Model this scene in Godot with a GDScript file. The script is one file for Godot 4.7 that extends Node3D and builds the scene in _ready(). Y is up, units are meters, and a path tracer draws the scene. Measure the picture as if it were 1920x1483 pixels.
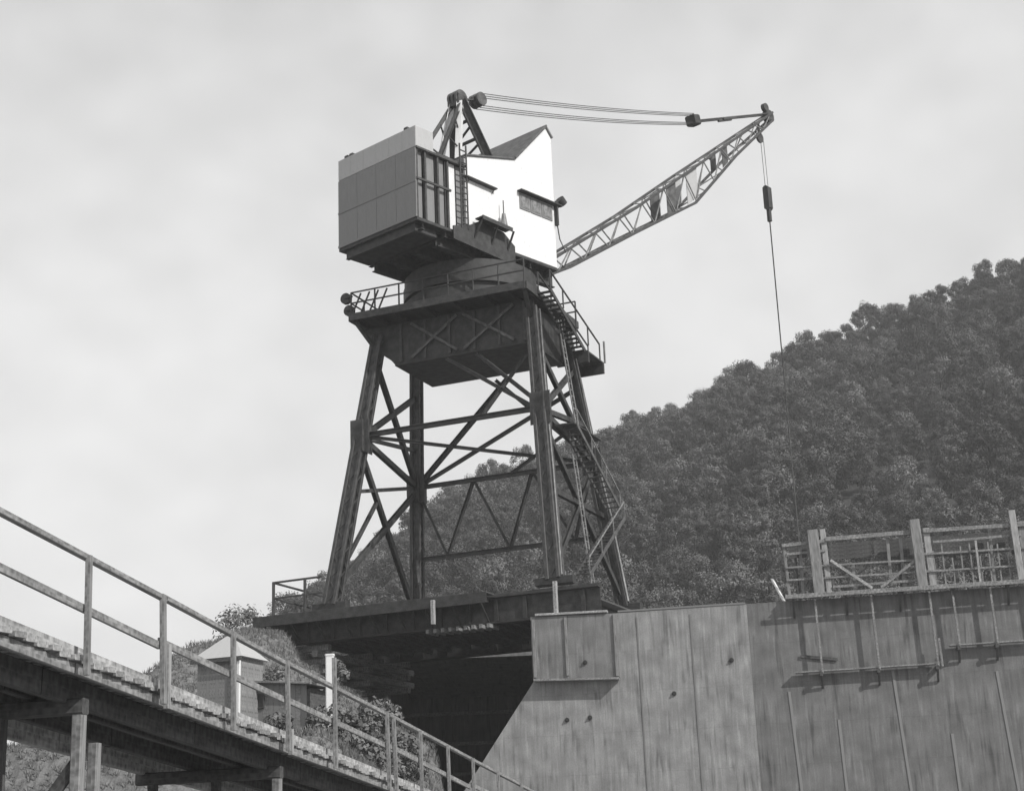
extends Node3D

var M := {}
var rng := RandomNumberGenerator.new()

# ------------------------------------------------------------------ helpers
func lin(v: float) -> Color:
	return Color(v, v, v).linear_to_srgb()

func tag(o: Node3D, label: String, category := "", group := "", kind := ""):
	if label: o.set_meta("label", label)
	if category: o.set_meta("category", category)
	if group: o.set_meta("group", group)
	if kind: o.set_meta("kind", kind)
	return o

var used := {}
func base(called: String, at := Vector3.ZERO, turn := 0.0) -> Node3D:
	var o := Node3D.new()
	var n: int = used.get(called, 0)
	used[called] = n + 1
	o.name = called if n == 0 else "%s_%03d" % [called, n]
	add_child(o)
	o.position = at
	o.rotation.y = turn
	return o

func part(called: String, parent: Node3D, at := Vector3.ZERO, turn := 0.0) -> Node3D:
	var o := Node3D.new()
	o.name = called
	parent.add_child(o, true)
	o.position = at
	o.rotation.y = turn
	return o

func put(called: String, mesh: Mesh, mat: Material, parent: Node3D, xf := Transform3D.IDENTITY) -> MeshInstance3D:
	var o := MeshInstance3D.new()
	o.name = called
	o.mesh = mesh
	o.material_override = mat
	parent.add_child(o, true)
	o.transform = xf
	return o

func axes(a: Vector3, b: Vector3, up := Vector3.UP) -> Transform3D:
	var z := (b - a).normalized()
	if absf(z.dot(up)) > 0.98: up = Vector3.RIGHT if absf(z.x) < 0.7 else Vector3.BACK
	var x := up.cross(z).normalized()
	return Transform3D(Basis(x, z.cross(x), z), (a + b) * 0.5)

func quad(st: SurfaceTool, a: Vector3, b: Vector3, c: Vector3, d: Vector3):
	for v in [a, b, c, a, c, d]: st.add_vertex(v)

# a box with chamfered long edges, length along z, centred
var bar_cache := {}
func bar_mesh(w: float, h: float, l: float, ch := 0.12) -> ArrayMesh:
	var key := "%.3f %.3f %.3f" % [w, h, l]
	if bar_cache.has(key): return bar_cache[key]
	var st := tool()
	st.set_smooth_group(-1)
	var c := minf(w, h) * ch
	var ring := [Vector2(w / 2 - c, h / 2), Vector2(w / 2, h / 2 - c), Vector2(w / 2, -h / 2 + c), Vector2(w / 2 - c, -h / 2), Vector2(-w / 2 + c, -h / 2), Vector2(-w / 2, -h / 2 + c), Vector2(-w / 2, h / 2 - c), Vector2(-w / 2 + c, h / 2)]
	for i in 8:
		var p: Vector2 = ring[i]
		var q: Vector2 = ring[(i + 1) % 8]
		quad(st, Vector3(p.x, p.y, -l / 2), Vector3(q.x, q.y, -l / 2), Vector3(q.x, q.y, l / 2), Vector3(p.x, p.y, l / 2))
	for i in range(1, 7):
		for s in [-1, 1]:
			var z: float = s * l / 2
			var tri := [ring[0], ring[i], ring[i + 1]]
			if s > 0: tri.reverse()
			for p in tri: st.add_vertex(Vector3(p.x, p.y, z))
	st.generate_normals()
	var m := st.commit()
	bar_cache[key] = m
	return m

func bar(called: String, parent: Node3D, a: Vector3, b: Vector3, w: float, h: float, mat: Material, up := Vector3.UP) -> MeshInstance3D:
	return put(called, bar_mesh(w, h, a.distance_to(b)), mat, parent, axes(a, b, up))

func add_bar(st: SurfaceTool, a: Vector3, b: Vector3, w: float, h: float, up := Vector3.UP):
	st.append_from(bar_mesh(w, h, a.distance_to(b)), 0, axes(a, b, up))

func tool() -> SurfaceTool:
	var st := SurfaceTool.new()
	st.begin(Mesh.PRIMITIVE_TRIANGLES)
	return st

# rolled steel section, H shaped
func steel(called: String, parent: Node3D, a: Vector3, b: Vector3, w: float, h: float, mat: Material, up := Vector3.UP) -> MeshInstance3D:
	var l := a.distance_to(b)
	var st := tool()
	var t := minf(w, h) * 0.13
	st.append_from(bar_mesh(w, t, l), 0, Transform3D(Basis.IDENTITY, Vector3(0, h / 2 - t / 2, 0)))
	st.append_from(bar_mesh(w, t, l), 0, Transform3D(Basis.IDENTITY, Vector3(0, -h / 2 + t / 2, 0)))
	st.append_from(bar_mesh(t, h - 2 * t, l), 0, Transform3D.IDENTITY)
	return put(called, st.commit(), mat, parent, axes(a, b, up))

# angle bar, two legs
func angle(called: String, parent: Node3D, a: Vector3, b: Vector3, w: float, mat: Material, up := Vector3.UP) -> MeshInstance3D:
	var l := a.distance_to(b)
	var st := tool()
	var t := w * 0.16
	st.append_from(bar_mesh(w, t, l), 0, Transform3D(Basis.IDENTITY, Vector3(0, w / 2 - t / 2, 0)))
	st.append_from(bar_mesh(t, w - t, l), 0, Transform3D(Basis.IDENTITY, Vector3(-w / 2 + t / 2, -t / 2, 0)))
	return put(called, st.commit(), mat, parent, axes(a, b, up))

# built-up leg: four corner angles with cross lacing on the four sides
func laced(called: String, parent: Node3D, a: Vector3, b: Vector3, w0: float, w1: float, mat: Material) -> MeshInstance3D:
	var st := tool()
	var xf := axes(a, b, Vector3.FORWARD)
	var l := a.distance_to(b)
	var cs := [Vector2(-1, -1), Vector2(1, -1), Vector2(1, 1), Vector2(-1, 1)]
	var n := int(l / (w0 * 1.1))
	for i in 4:
		var p: Vector2 = cs[i]
		var q: Vector2 = cs[(i + 1) % 4]
		add_bar(st, Vector3(p.x * w0 / 2, p.y * w0 / 2, -l / 2), Vector3(p.x * w1 / 2, p.y * w1 / 2, l / 2), 0.2, 0.2)
		for k in n:
			var f0 := float(k) / n
			var f1 := float(k + 1) / n
			var wa := lerpf(w0, w1, f0) / 2
			var wb := lerpf(w0, w1, f1) / 2
			var s: Vector2 = p if k % 2 == 0 else q
			var e: Vector2 = q if k % 2 == 0 else p
			add_bar(st, Vector3(s.x * wa, s.y * wa, -l / 2 + l * f0), Vector3(e.x * wb, e.y * wb, -l / 2 + l * f1), 0.09, 0.05)
		# web plates on two opposite sides
		if i % 2 == 0:
			var mid0 := (p + q) * 0.5
			add_bar(st, Vector3(mid0.x * w0 / 2 * 0.93, mid0.y * w0 / 2 * 0.93, -l / 2), Vector3(mid0.x * w1 / 2 * 0.93, mid0.y * w1 / 2 * 0.93, l / 2), absf(p.x - q.x) * w1 / 2 * 0.8 + 0.02, absf(p.y - q.y) * w1 / 2 * 0.8 + 0.02, Vector3.UP)
	return put(called, st.commit(), mat, parent, xf)

func tube_mesh(pts: Array, r: float, sides := 8) -> ArrayMesh:
	var st := tool()
	st.set_smooth_group(0)
	var rings := []
	for i in pts.size():
		var d: Vector3 = (pts[mini(i + 1, pts.size() - 1)] - pts[maxi(i - 1, 0)]).normalized()
		var u := Vector3.UP if absf(d.y) < 0.9 else Vector3.RIGHT
		var x := u.cross(d).normalized()
		var y := d.cross(x)
		var ring := []
		for k in sides:
			var t := TAU * k / sides
			ring.append(pts[i] + (x * cos(t) + y * sin(t)) * r)
		rings.append(ring)
	for i in pts.size() - 1:
		for k in sides:
			var k2 := (k + 1) % sides
			quad(st, rings[i][k], rings[i + 1][k], rings[i + 1][k2], rings[i][k2])
	for e in [0, pts.size() - 1]:
		for k in range(1, sides - 1):
			var tri := [rings[e][0], rings[e][k], rings[e][k + 1]]
			if e == 0: tri.reverse()
			for v in tri: st.add_vertex(v)
	st.generate_normals()
	return st.commit()

func rope(called: String, parent: Node3D, a: Vector3, b: Vector3, r: float, mat: Material, sag := 0.0) -> MeshInstance3D:
	var pts := []
	var n := 1 if sag == 0.0 else 12
	for i in n + 1:
		var f := float(i) / n
		pts.append(a.lerp(b, f) - Vector3(0, sag * 4.0 * f * (1.0 - f), 0))
	return put(called, tube_mesh(pts, r), mat, parent)

# flat polygon (points in local x, y, anticlockwise seen from +z) extruded from z0 to z1, with metric UVs
func slab_mesh(poly: PackedVector2Array, z0: float, z1: float, uvs := 1.0) -> ArrayMesh:
	var st := tool()
	st.set_smooth_group(-1)
	var idx := Geometry2D.triangulate_polygon(poly)
	for s in [0, 1]:
		var z: float = z1 if s else z0
		for i in range(0, idx.size(), 3):
			var a: Vector2 = poly[idx[i]]
			var b: Vector2 = poly[idx[i + 1]]
			var c: Vector2 = poly[idx[i + 2]]
			var ccw := (b - a).cross(c - a) > 0
			var t := [a, b, c]
			if ccw == bool(s): t.reverse()
			for p in t:
				st.set_uv(Vector2(p.x, -p.y) * uvs)
				st.add_vertex(Vector3(p.x, p.y, z))
	var run := 0.0
	for i in poly.size():
		var p: Vector2 = poly[i]
		var q: Vector2 = poly[(i + 1) % poly.size()]
		var vs := [Vector3(p.x, p.y, z1), Vector3(p.x, p.y, z0), Vector3(q.x, q.y, z0), Vector3(q.x, q.y, z1)]
		var horiz := absf(q.y - p.y) < absf(q.x - p.x)
		for k in [0, 1, 2, 0, 2, 3]:
			var v: Vector3 = vs[k]
			st.set_uv((Vector2(v.x, v.z) if horiz else Vector2(v.z, -v.y)) * uvs)
			st.add_vertex(v)
	st.generate_normals()
	st.generate_tangents()
	return st.commit()

func disc_mesh(r: float, l: float, sides := 20) -> CylinderMesh:
	var m := CylinderMesh.new()
	m.top_radius = r
	m.bottom_radius = r
	m.height = l
	m.radial_segments = sides
	m.rings = 1
	return m

# ------------------------------------------------------------------ textures and materials
func noise(seed_: int, freq: float, oct := 4) -> FastNoiseLite:
	var n := FastNoiseLite.new()
	n.noise_type = FastNoiseLite.TYPE_SIMPLEX_SMOOTH
	n.seed = seed_
	n.frequency = freq
	n.fractal_octaves = oct
	return n

func mat(rough: float, v: float, tex: Texture2D = null, metallic := 0.0) -> StandardMaterial3D:
	var m := StandardMaterial3D.new()
	m.albedo_color = lin(v)
	m.roughness = rough
	m.metallic = metallic
	m.albedo_texture = tex
	return m

# grey image from a function (x, y in pixels) -> linear value around 1 (stored so that value 1.0 is white 0.8)
func gray_tex(w: int, h: int, fn: Callable) -> ImageTexture:
	var img := Image.create(w, h, false, Image.FORMAT_RGB8)
	for y in h:
		for x in w:
			var v: float = clampf(fn.call(x, y), 0.0, 1.0)
			v = pow(v, 1.0 / 2.2)
			img.set_pixel(x, y, Color(v, v, v))
	img.generate_mipmaps()
	return ImageTexture.create_from_image(img)

func seamless(n: FastNoiseLite, x: float, y: float, w: float, h: float) -> float:
	var a := x / w * TAU
	var b := y / h * TAU
	return n.get_noise_3d(cos(a) * w / TAU + sin(b) * h / TAU * 0.37, sin(a) * w / TAU + cos(b) * h / TAU * 0.61, cos(b) * h / TAU + 31.0)

func concrete_tex(seed_: int, base_v: float, streak: float) -> ImageTexture:
	# 10 m by 20 m patch
	var w := 512
	var h := 768
	var n1 := noise(seed_, 0.045, 3)
	var n2 := noise(seed_ + 1, 0.012, 4)
	var n3 := noise(seed_ + 2, 0.3, 3)
	var r := RandomNumberGenerator.new()
	r.seed = seed_
	var tone := []
	var phase := []
	for i in 64:
		tone.append(r.randf_range(-1, 1))
		phase.append(r.randf_range(0, 1))
	return gray_tex(w, h, func(x, y):
		var board := int(x * 64 / w) % 64
		var lift := int(y * 8 / h)
		var v := base_v
		var edge: float = fposmod(x * 64.0 / w, 1.0)
		v *= 1.0 + 0.055 * tone[(board + lift * 17) % 64]
		if edge < 0.14: v *= 0.95
		# run-down stains: noise stretched along the fall
		var s := n1.get_noise_2d(x * 1.7, y * 0.11)
		var gate := smoothstep(-0.1, 0.45, n2.get_noise_2d(x + 400.0, y * 0.7))
		v *= 1.0 - streak * smoothstep(0.02, 0.5, s) * (0.35 + 0.65 * gate)
		v *= 1.0 + streak * 0.55 * smoothstep(0.15, 0.6, n1.get_noise_2d(x * 1.9 + 900.0, y * 0.16))
		v *= 1.0 + 0.32 * n2.get_noise_2d(x * 1.2, y * 1.2)
		v *= 1.0 + 0.26 * n3.get_noise_2d(x, y)
		if fposmod(y * 8.0 / h + 0.03 * n2.get_noise_2d(x, 0), 1.0) < 0.014: v *= 0.88
		return v)

func make_materials():
	# weathered wood, grain along local z
	var gn := noise(11, 0.03, 4)
	var g2 := noise(12, 0.012, 3)
	var wood := gray_tex(256, 256, func(x, y):
		var v := 0.68 + 0.45 * gn.get_noise_2d(x * 3.2, y * 0.25) + 0.35 * g2.get_noise_2d(x, y)
		return v)
	var rust_n := noise(21, 0.02, 4)
	var rust_f := noise(22, 0.12, 3)
	var steel_t := gray_tex(256, 256, func(x, y):
		return 0.6 + 0.5 * rust_n.get_noise_2d(x, y) + 0.3 * rust_f.get_noise_2d(x, y))
	var spk := noise(23, 0.05, 5)
	var paint_t := gray_tex(256, 256, func(x, y):
		var v := 0.9 + 0.08 * spk.get_noise_2d(x * 2.0, y * 0.4)
		if spk.get_noise_2d(x * 1.3 + 70, y * 1.3) > 0.5: v *= 0.85
		return v)
	for d in [["wood_light", 0.52, wood], ["wood", 0.34, wood], ["wood_dark", 0.12, wood]]:  # wood_dark also puts under-deck shade into the timber colour
		var m := mat(0.85, d[1], d[2])
		m.uv1_triplanar = true
		m.uv1_scale = Vector3(2.2, 2.2, 0.35)
		M[d[0]] = m
	for d in [["steel", 0.075, 0.6], ["steel_mid", 0.14, 0.55], ["steel_pale", 0.34, 0.5], ["steel_dark", 0.055, 0.65]]:
		var m := mat(d[2], d[1], steel_t)
		m.uv1_triplanar = true
		m.uv1_scale = Vector3(0.35, 0.35, 0.35)
		M[d[0]] = m
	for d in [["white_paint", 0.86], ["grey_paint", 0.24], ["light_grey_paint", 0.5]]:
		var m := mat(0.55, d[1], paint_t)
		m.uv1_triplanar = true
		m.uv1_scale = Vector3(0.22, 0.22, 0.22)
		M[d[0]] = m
	M.rope = mat(0.7, 0.035)
	M.glass = mat(0.12, 0.05)
	M.rubber = mat(0.9, 0.03)
	for d in [["concrete", 41, 0.275, 0.42], ["concrete_damp", 57, 0.17, 0.45], ["concrete_form", 73, 0.2, 0.45]]:
		var m := mat(0.9, 1.0, concrete_tex(d[1], d[2], d[3]))
		m.uv1_scale = Vector3(0.1, 0.0667, 1)
		M[d[0]] = m
	var soil_n := noise(31, 0.03, 5)
	var soil_f := noise(32, 0.2, 2)
	var soil := gray_tex(512, 512, func(x, y):
		return 0.5 + 0.45 * soil_n.get_noise_2d(x, y) + 0.25 * soil_f.get_noise_2d(x, y))
	for d in [["soil", 0.30], ["forest_floor", 0.09], ["gravel", 0.35]]:
		var m := mat(0.95, d[1], soil)
		m.uv1_triplanar = true
		m.uv1_world_triplanar = true
		m.uv1_scale = Vector3(0.12, 0.12, 0.12)
		M[d[0]] = m
	for d in [["leaf_dark", 0.8], ["leaf_mid", 1.25], ["leaf_pale", 1.9], ["leaf_dry", 2.3]]:
		var m := mat(0.8, minf(d[1] * 0.42, 1.0))
		m.vertex_color_use_as_albedo = true
		m.cull_mode = BaseMaterial3D.CULL_DISABLED
		m.backlight_enabled = true
		m.backlight = lin(0.05)
		M[d[0]] = m
	M.bark = mat(0.9, 0.09, wood)
	M.bark.uv1_triplanar = true

# ------------------------------------------------------------------ camera, sky, sun
const PITCH := 16.7
const ROLL := -2.3

func make_view():
	var cam := Camera3D.new()
	cam.name = "camera"
	add_child(cam)
	cam.position = Vector3(0, 1.7, 0)
	cam.rotation_degrees = Vector3(PITCH, 0, ROLL)
	cam.fov = rad_to_deg(2.0 * atan(741.0 / 3000.0))
	cam.near = 0.1
	cam.far = 3000
	cam.current = true
	var env := Environment.new()
	env.background_mode = Environment.BG_SKY
	var sky := Sky.new()
	var sm := ProceduralSkyMaterial.new()
	sm.sky_top_color = lin(0.5)
	sm.sky_horizon_color = lin(0.84)
	sm.sky_curve = 0.22
	sm.ground_bottom_color = lin(0.18)
	sm.ground_horizon_color = lin(0.45)
	sm.sun_angle_max = 1.0
	# thin veil of cloud
	var n := noise(5, 0.9, 6)
	var n2 := noise(6, 14.0, 4)
	var img := Image.create(1024, 512, false, Image.FORMAT_RGBA8)
	for y in 512:
		var lat := PI * (0.5 - (y + 0.5) / 512.0)
		for x in 1024:
			var lon := TAU * x / 1024.0
			var d := Vector3(cos(lat) * cos(lon), sin(lat) * 1.6, cos(lat) * sin(lon))
			var v := clampf(0.42 + 0.6 * n.get_noise_3dv(d * 1.6) + 0.22 * n2.get_noise_3dv(d), 0, 1)
			img.set_pixel(x, y, Color(1, 1, 1, v))
	sm.sky_cover = ImageTexture.create_from_image(img)
	sm.sky_cover_modulate = Color(0.62, 0.62, 0.62)
	sky.sky_material = sm
	env.sky = sky
	env.tonemap_mode = Environment.TONE_MAPPER_LINEAR
	env.tonemap_exposure = 1.0
	env.sdfgi_enabled = true
	env.ssao_enabled = true
	env.ssil_enabled = true
	env.fog_enabled = true
	env.fog_light_color = lin(0.7)
	env.fog_density = 0.0005
	var we := WorldEnvironment.new()
	we.name = "environment"
	we.environment = env
	add_child(we)
	var sun := DirectionalLight3D.new()
	sun.name = "sun"
	add_child(sun)
	var az := deg_to_rad(52.0)
	var el := deg_to_rad(37.0)
	var to_sun := Vector3(sin(az) * cos(el), sin(el), cos(az) * cos(el))
	sun.look_at_from_position(to_sun * 100.0, Vector3.ZERO)
	sun.light_energy = 1.25
	sun.light_angular_distance = 0.6
	sun.light_color = Color(1, 0.995, 0.985)
	sun.shadow_enabled = true

# ------------------------------------------------------------------ terrain
const RIDGE := [[-0.30, 0.105], [-0.199, 0.142], [-0.183, 0.150], [-0.150, 0.157], [-0.125, 0.166], [-0.112, 0.186], [-0.071, 0.215], [-0.047, 0.240], [-0.002, 0.254], [0.058, 0.2765], [0.111, 0.296], [0.155, 0.3196], [0.212, 0.336], [0.246, 0.353], [0.286, 0.3627], [0.323, 0.380], [0.345, 0.381], [0.45, 0.42]]
const RIDGE_Z := 300.0
var hill_n: FastNoiseLite

func ridge(u: float) -> float:
	for i in RIDGE.size() - 1:
		if u < RIDGE[i + 1][0] or i == RIDGE.size() - 2:
			var f: float = clampf((u - RIDGE[i][0]) / (RIDGE[i + 1][0] - RIDGE[i][0]), -1.0, 2.0)
			return lerpf(RIDGE[i][1], RIDGE[i + 1][1], f)
	return 0.2

func hill_h(x: float, z: float) -> float:
	var top := 1.7 + ridge(clampf(x / RIDGE_Z, -0.4, 0.5)) * RIDGE_Z - 7.2
	var f := (-z - 112.0) / (RIDGE_Z - 112.0)
	var s: float
	if f < 0: s = 0.02
	elif f < 1: s = 0.02 + 0.98 * (f * 0.75 + 0.25 * smoothstep(0, 1, f))
	else: s = 1.0 - 0.25 * (f - 1.0)
	return top * s + 1.6 * hill_n.get_noise_2d(x, z) * smoothstep(0, 0.15, f)

func bank_h(x: float, z: float) -> float:
	var y := 15.0 - 0.68 * (x + 13.3) - 0.75 * (z + 82.0)
	y = minf(y, 14.2 - 0.05 * absf(x + 14.0))
	y -= 0.5 * maxf(0.0, -13.8 - x) + 0.5 * maxf(0.0, -17.0 - x)
	# the bank drops away into the gap behind its brow, and past its nose
	y -= 11.0 * smoothstep(-80.5, -85.0, z) * smoothstep(-12.5, -10.0, x)
	y -= 7.0 * smoothstep(-4.6, -3.0, x)
	# terrace that carries the shed
	var ter := 6.2 * smoothstep(-47.0, -51.5, z) * smoothstep(-3.0, -6.5, x)
	y = maxf(y, ter)
	y += 0.35 * hill_n.get_noise_2d(x * 5.0, z * 5.0) + 0.18 * hill_n.get_noise_2d(x * 17.0, z * 17.0)
	var side := smoothstep(5.0, 1.0, x)
	return maxf(y * side, -0.5) if z > -99.0 else maxf(minf(y, 13.0) * side, -0.5)

func field(called: String, fn: Callable, x0: float, x1: float, z0: float, z1: float, step: float, m: Material):
	var nx := int((x1 - x0) / step)
	var nz := int((z1 - z0) / step)
	var st := tool()
	st.set_smooth_group(0)
	for j in nz + 1:
		for i in nx + 1:
			var x := x0 + i * step
			var z := z0 + j * step
			st.add_vertex(Vector3(x, fn.call(x, z), z))
	for j in nz:
		for i in nx:
			var a := j * (nx + 1) + i
			for k in [a, a + 1, a + nx + 2, a, a + nx + 2, a + nx + 1]: st.add_index(k)
	st.generate_normals()
	var o := put(called, st.commit(), m, self)
	o.set_meta("kind", "structure")
	return o

# ------------------------------------------------------------------ vegetation
func leaf(st: SurfaceTool, p: Vector3, nrm: Vector3, s: float, c: float, soft := Vector3.ZERO):
	var u := nrm.cross(Vector3(rng.randf_range(-1, 1), rng.randf_range(-1, 1), rng.randf_range(-1, 1))).normalized()
	var v := nrm.cross(u)
	st.set_color(Color(c, c, c))
	var a := p - u * s * 0.5
	var b := p + v * s * 0.34 + nrm * s * 0.08
	var d := p + u * s * 0.62
	var e := p - v * s * 0.34 + nrm * s * 0.08
	for q in [a, b, d, a, d, e]:
		if soft != Vector3.ZERO: st.set_normal(soft)
		st.add_vertex(q)

func crown_mesh(seed_: int, r: float, hgt: float, clumps: int, per: int, size: float, low: float) -> ArrayMesh:
	rng.seed = seed_
	var st := tool()
	for i in clumps:
		var t := rng.randf()
		var ang := i * 2.399 + rng.randf_range(-0.4, 0.4)
		var yy := low + (hgt - low) * (1.0 - pow(t, 1.3))
		var rad: float = r * sqrt(maxf(0.05, 1.0 - pow((yy - lerpf(low, hgt, 0.38)) / (hgt - low) * 1.45, 2.0))) * rng.randf_range(0.5, 1.0)
		var c := Vector3(cos(ang) * rad, yy, sin(ang) * rad)
		var cr := r * rng.randf_range(0.22, 0.4)
		var shade := rng.randf_range(0.7, 1.3)
		for k in per:
			var d := Vector3(rng.randfn(), rng.randfn() * 0.75 + 0.15, rng.randfn()).normalized()
			var p := c + d * cr * pow(rng.randf(), 0.35)
			var n := (d + Vector3(rng.randfn(), rng.randfn(), rng.randfn()) * 0.5 + Vector3.UP * 0.3).normalized()
			leaf(st, p, n, size * rng.randf_range(0.6, 1.4), 0.19 * shade * rng.randf_range(0.9, 1.12), (d * 0.75 + n * 0.5 + Vector3.UP * 0.1).normalized())
	return st.commit()

func trunk_mesh(seed_: int, hgt: float, r: float) -> ArrayMesh:
	rng.seed = seed_
	var st := tool()
	var pts := []
	for i in 6: pts.append(Vector3(rng.randf_range(-0.12, 0.12) * i * 0.4, hgt * i / 5.0 - 0.6, rng.randf_range(-0.12, 0.12) * i * 0.4))
	for i in 5: st.append_from(tube_mesh([pts[i], pts[i + 1]], r * (1.0 - i * 0.17), 7), 0, Transform3D.IDENTITY)
	for i in 7:
		var p: Vector3 = pts[2 + i % 3]
		var ang := i * 2.4
		var e := p + Vector3(cos(ang) * hgt * 0.28, hgt * rng.randf_range(0.12, 0.3), sin(ang) * hgt * 0.28)
		st.append_from(tube_mesh([p, p.lerp(e, 0.5) + Vector3(0, 0.15, 0), e], r * 0.32, 5), 0, Transform3D.IDENTITY)
	return st.commit()

func forest():
	var crowns := []
	var trunks := []
	for i in 6:
		var tall: float = [7.6, 7.0, 8.6, 6.6, 8.0, 7.3][i]
		crowns.append(crown_mesh(100 + i, [2.7, 3.0, 2.6, 3.1, 2.4, 2.9][i], tall, 40, 120, 0.23, 1.3))
		trunks.append(trunk_mesh(200 + i, tall * 0.8, 0.2))
	var leafs := [M.leaf_dark, M.leaf_mid, M.leaf_mid, M.leaf_pale]
	var cam_b := Basis.from_euler(Vector3(deg_to_rad(PITCH), 0, deg_to_rad(ROLL)))
	rng.seed = 77
	var spots := []
	var z := -RIDGE_Z - 9.0
	var row := 0
	while z < -122.0:
		var x := -112.0 + (row % 2) * 2.6
		while x < 128.0:
			var px := x + rng.randf_range(-1.7, 1.7)
			var pz := z + rng.randf_range(-1.7, 1.7)
			var p := Vector3(px, hill_h(px, pz), pz)
			var q := cam_b.inverse() * (p + Vector3(0, 7.5, 0) - Vector3(0, 1.7, 0))
			var sx := 960.0 + 3000.0 * q.x / -q.z
			var sy := 741.0 - 3000.0 * q.y / -q.z
			var sc := rng.randf_range(0.62, 1.08)
			# what the dam, the bank and the deck hide is left out
			if sx > 455 and sx < 2000 and sy < (1190 if sx < 1130 else 1140) and rng.randf() < 0.93:
				spots.append([p, sc, rng.randi_range(0, 5), rng.randi_range(0, 3), rng.randf() * TAU, sc / -q.z])
			x += 4.6
		z += 4.6
		row += 1
	spots.sort_custom(func(a, b): return a[5] > b[5])
	var protos := {}
	for i in mini(spots.size(), 300):
		var s: Array = spots[i]
		var key: int = s[2] * 4 + s[3]
		var t: Node3D
		var nm := "hillside_tree" if i == 0 else "hillside_tree_%03d" % i
		if not protos.has(key):
			t = Node3D.new()
			t.name = nm
			add_child(t)
			put("trunk", trunks[s[2]], M.bark, t)
			put("crown", crowns[s[2]], leafs[s[3]], t)
			var tone: String = ["dark-leaved tree with rounded crown", "mid-grey leafy tree with rounded crown", "mid-grey leafy tree with rounded crown", "pale-leaved tree with rounded crown"][s[3]]
			tag(t, tone + " in the dense wood on the steep hillside", "tree", "trees of the wood on the hillside")
			protos[key] = t
		else:
			t = protos[key].duplicate()
			t.name = nm
			add_child(t)
		t.position = s[0]
		t.rotation.y = s[4]
		t.scale = Vector3.ONE * s[1]
	print("trees ", spots.size())
	if spots.size() > 300:
		var root := Node3D.new()
		root.name = "distant_wood"
		add_child(root)
		tag(root, "far treetops massed along the upper part of the wooded ridge", "wood", "", "stuff")
		for v in 6:
			var sel := []
			for i in range(300, spots.size()):
				if spots[i][2] == v: sel.append(spots[i])
			if sel.is_empty(): continue
			var mm := MultiMesh.new()
			mm.transform_format = MultiMesh.TRANSFORM_3D
			mm.mesh = crowns[v]
			mm.instance_count = sel.size()
			for i in sel.size():
				mm.set_instance_transform(i, Transform3D(Basis(Vector3.UP, sel[i][4]).scaled(Vector3.ONE * sel[i][1]), sel[i][0]))
			var mi := MultiMeshInstance3D.new()
			mi.name = "treetops"
			mi.multimesh = mm
			mi.material_override = leafs[v % 4]
			root.add_child(mi, true)

func bushes():
	var cr := []
	for i in 4: cr.append(crown_mesh(300 + i, 0.75, 1.25, 26, 40, 0.17, 0.1))
	var stem := trunk_mesh(310, 0.9, 0.035)
	rng.seed = 5
	var list := []
	for i in 26:
		var x := rng.randf_range(-13.0, -5.0)
		var z := rng.randf_range(-83.0, -70.0)
		if absf(x + 13) < 3.5 and z < -79: z += 4.0
		list.append([x, z, rng.randf_range(0.6, 1.25), rng.randi_range(0, 3), 1 + rng.randi_range(0, 1)])
	for p in [[-11.6, -54.4, 0.8, 0, 1], [-11.1, -52.8, 0.8, 1, 1], [-9.9, -52.6, 0.8, 2, 1], [-8.0, -52.9, 0.7, 3, 1], [-6.6, -53.4, 0.9, 1, 1], [-7.3, -66.0, 1.0, 0, 2], [-11.9, -57.6, 0.8, 2, 1]]:
		list.append(p)
	var k := 0
	for p in list:
		var near: bool = p[1] > -60.0
		var o := base("bush", Vector3(p[0], bank_h(p[0], p[1]) - 0.12, p[1]), k * 1.7)
		o.scale = Vector3.ONE * p[2]
		put("stem", stem, M.bark, o)
		put("foliage", cr[p[3]], [M.leaf_dark, M.leaf_pale, M.leaf_dry][p[4]], o)
		if near: tag(o, "low leafy bush growing beside the small pale-roofed shed", "bush", "bushes around the shed")
		else: tag(o, ("pale dry" if p[4] == 2 else "grey leafy") + " scrub bush on the bank below the girder deck", "bush", "bushes on the bank")
		k += 1
	# pale thin shrub at the end of the girder deck
	var sh := base("pale_shrub", Vector3(-14.9, bank_h(-14.9, -85.0) - 0.8, -85.0))
	put("stem", trunk_mesh(330, 1.6, 0.06), M.bark, sh)
	put("foliage", crown_mesh(331, 1.7, 2.9, 52, 30, 0.16, 0.3), M.leaf_dry, sh)
	tag(sh, "pale dry shrub beside the free end of the girder deck", "shrub")
	# low grass over the bank
	var st := tool()
	for i in 3:
		st.set_color(Color(0.22, 0.22, 0.22))
		var a := i * 2.1
		var d := Vector3(cos(a), 0, sin(a)) * 0.025
		for q in [d, -d, Vector3(cos(a + 1) * 0.1, 0.2, sin(a + 1) * 0.1)]: st.add_vertex(q)
	st.generate_normals()
	var mm := MultiMesh.new()
	mm.transform_format = MultiMesh.TRANSFORM_3D
	mm.mesh = st.commit()
	mm.instance_count = 40000
	rng.seed = 9
	for i in 40000:
		var x := rng.randf_range(-19.0, -2.0)
		var z := rng.randf_range(-84.0, -50.0)
		mm.set_instance_transform(i, Transform3D(Basis(Vector3.UP, rng.randf() * TAU).scaled(Vector3.ONE * rng.randf_range(0.5, 1.4)), Vector3(x, bank_h(x, z) - 0.03, z)))
	var g := MultiMeshInstance3D.new()
	g.name = "bank_grass"
	g.multimesh = mm
	g.material_override = M.leaf_pale
	add_child(g)
	tag(g, "short dry grass covering the bank under the girder deck", "grass", "", "stuff")

# ------------------------------------------------------------------ dam
const WALL_P := Vector3(4.7136, 13.64, -76.785)
const WALL_YAW := -9.0

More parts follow.
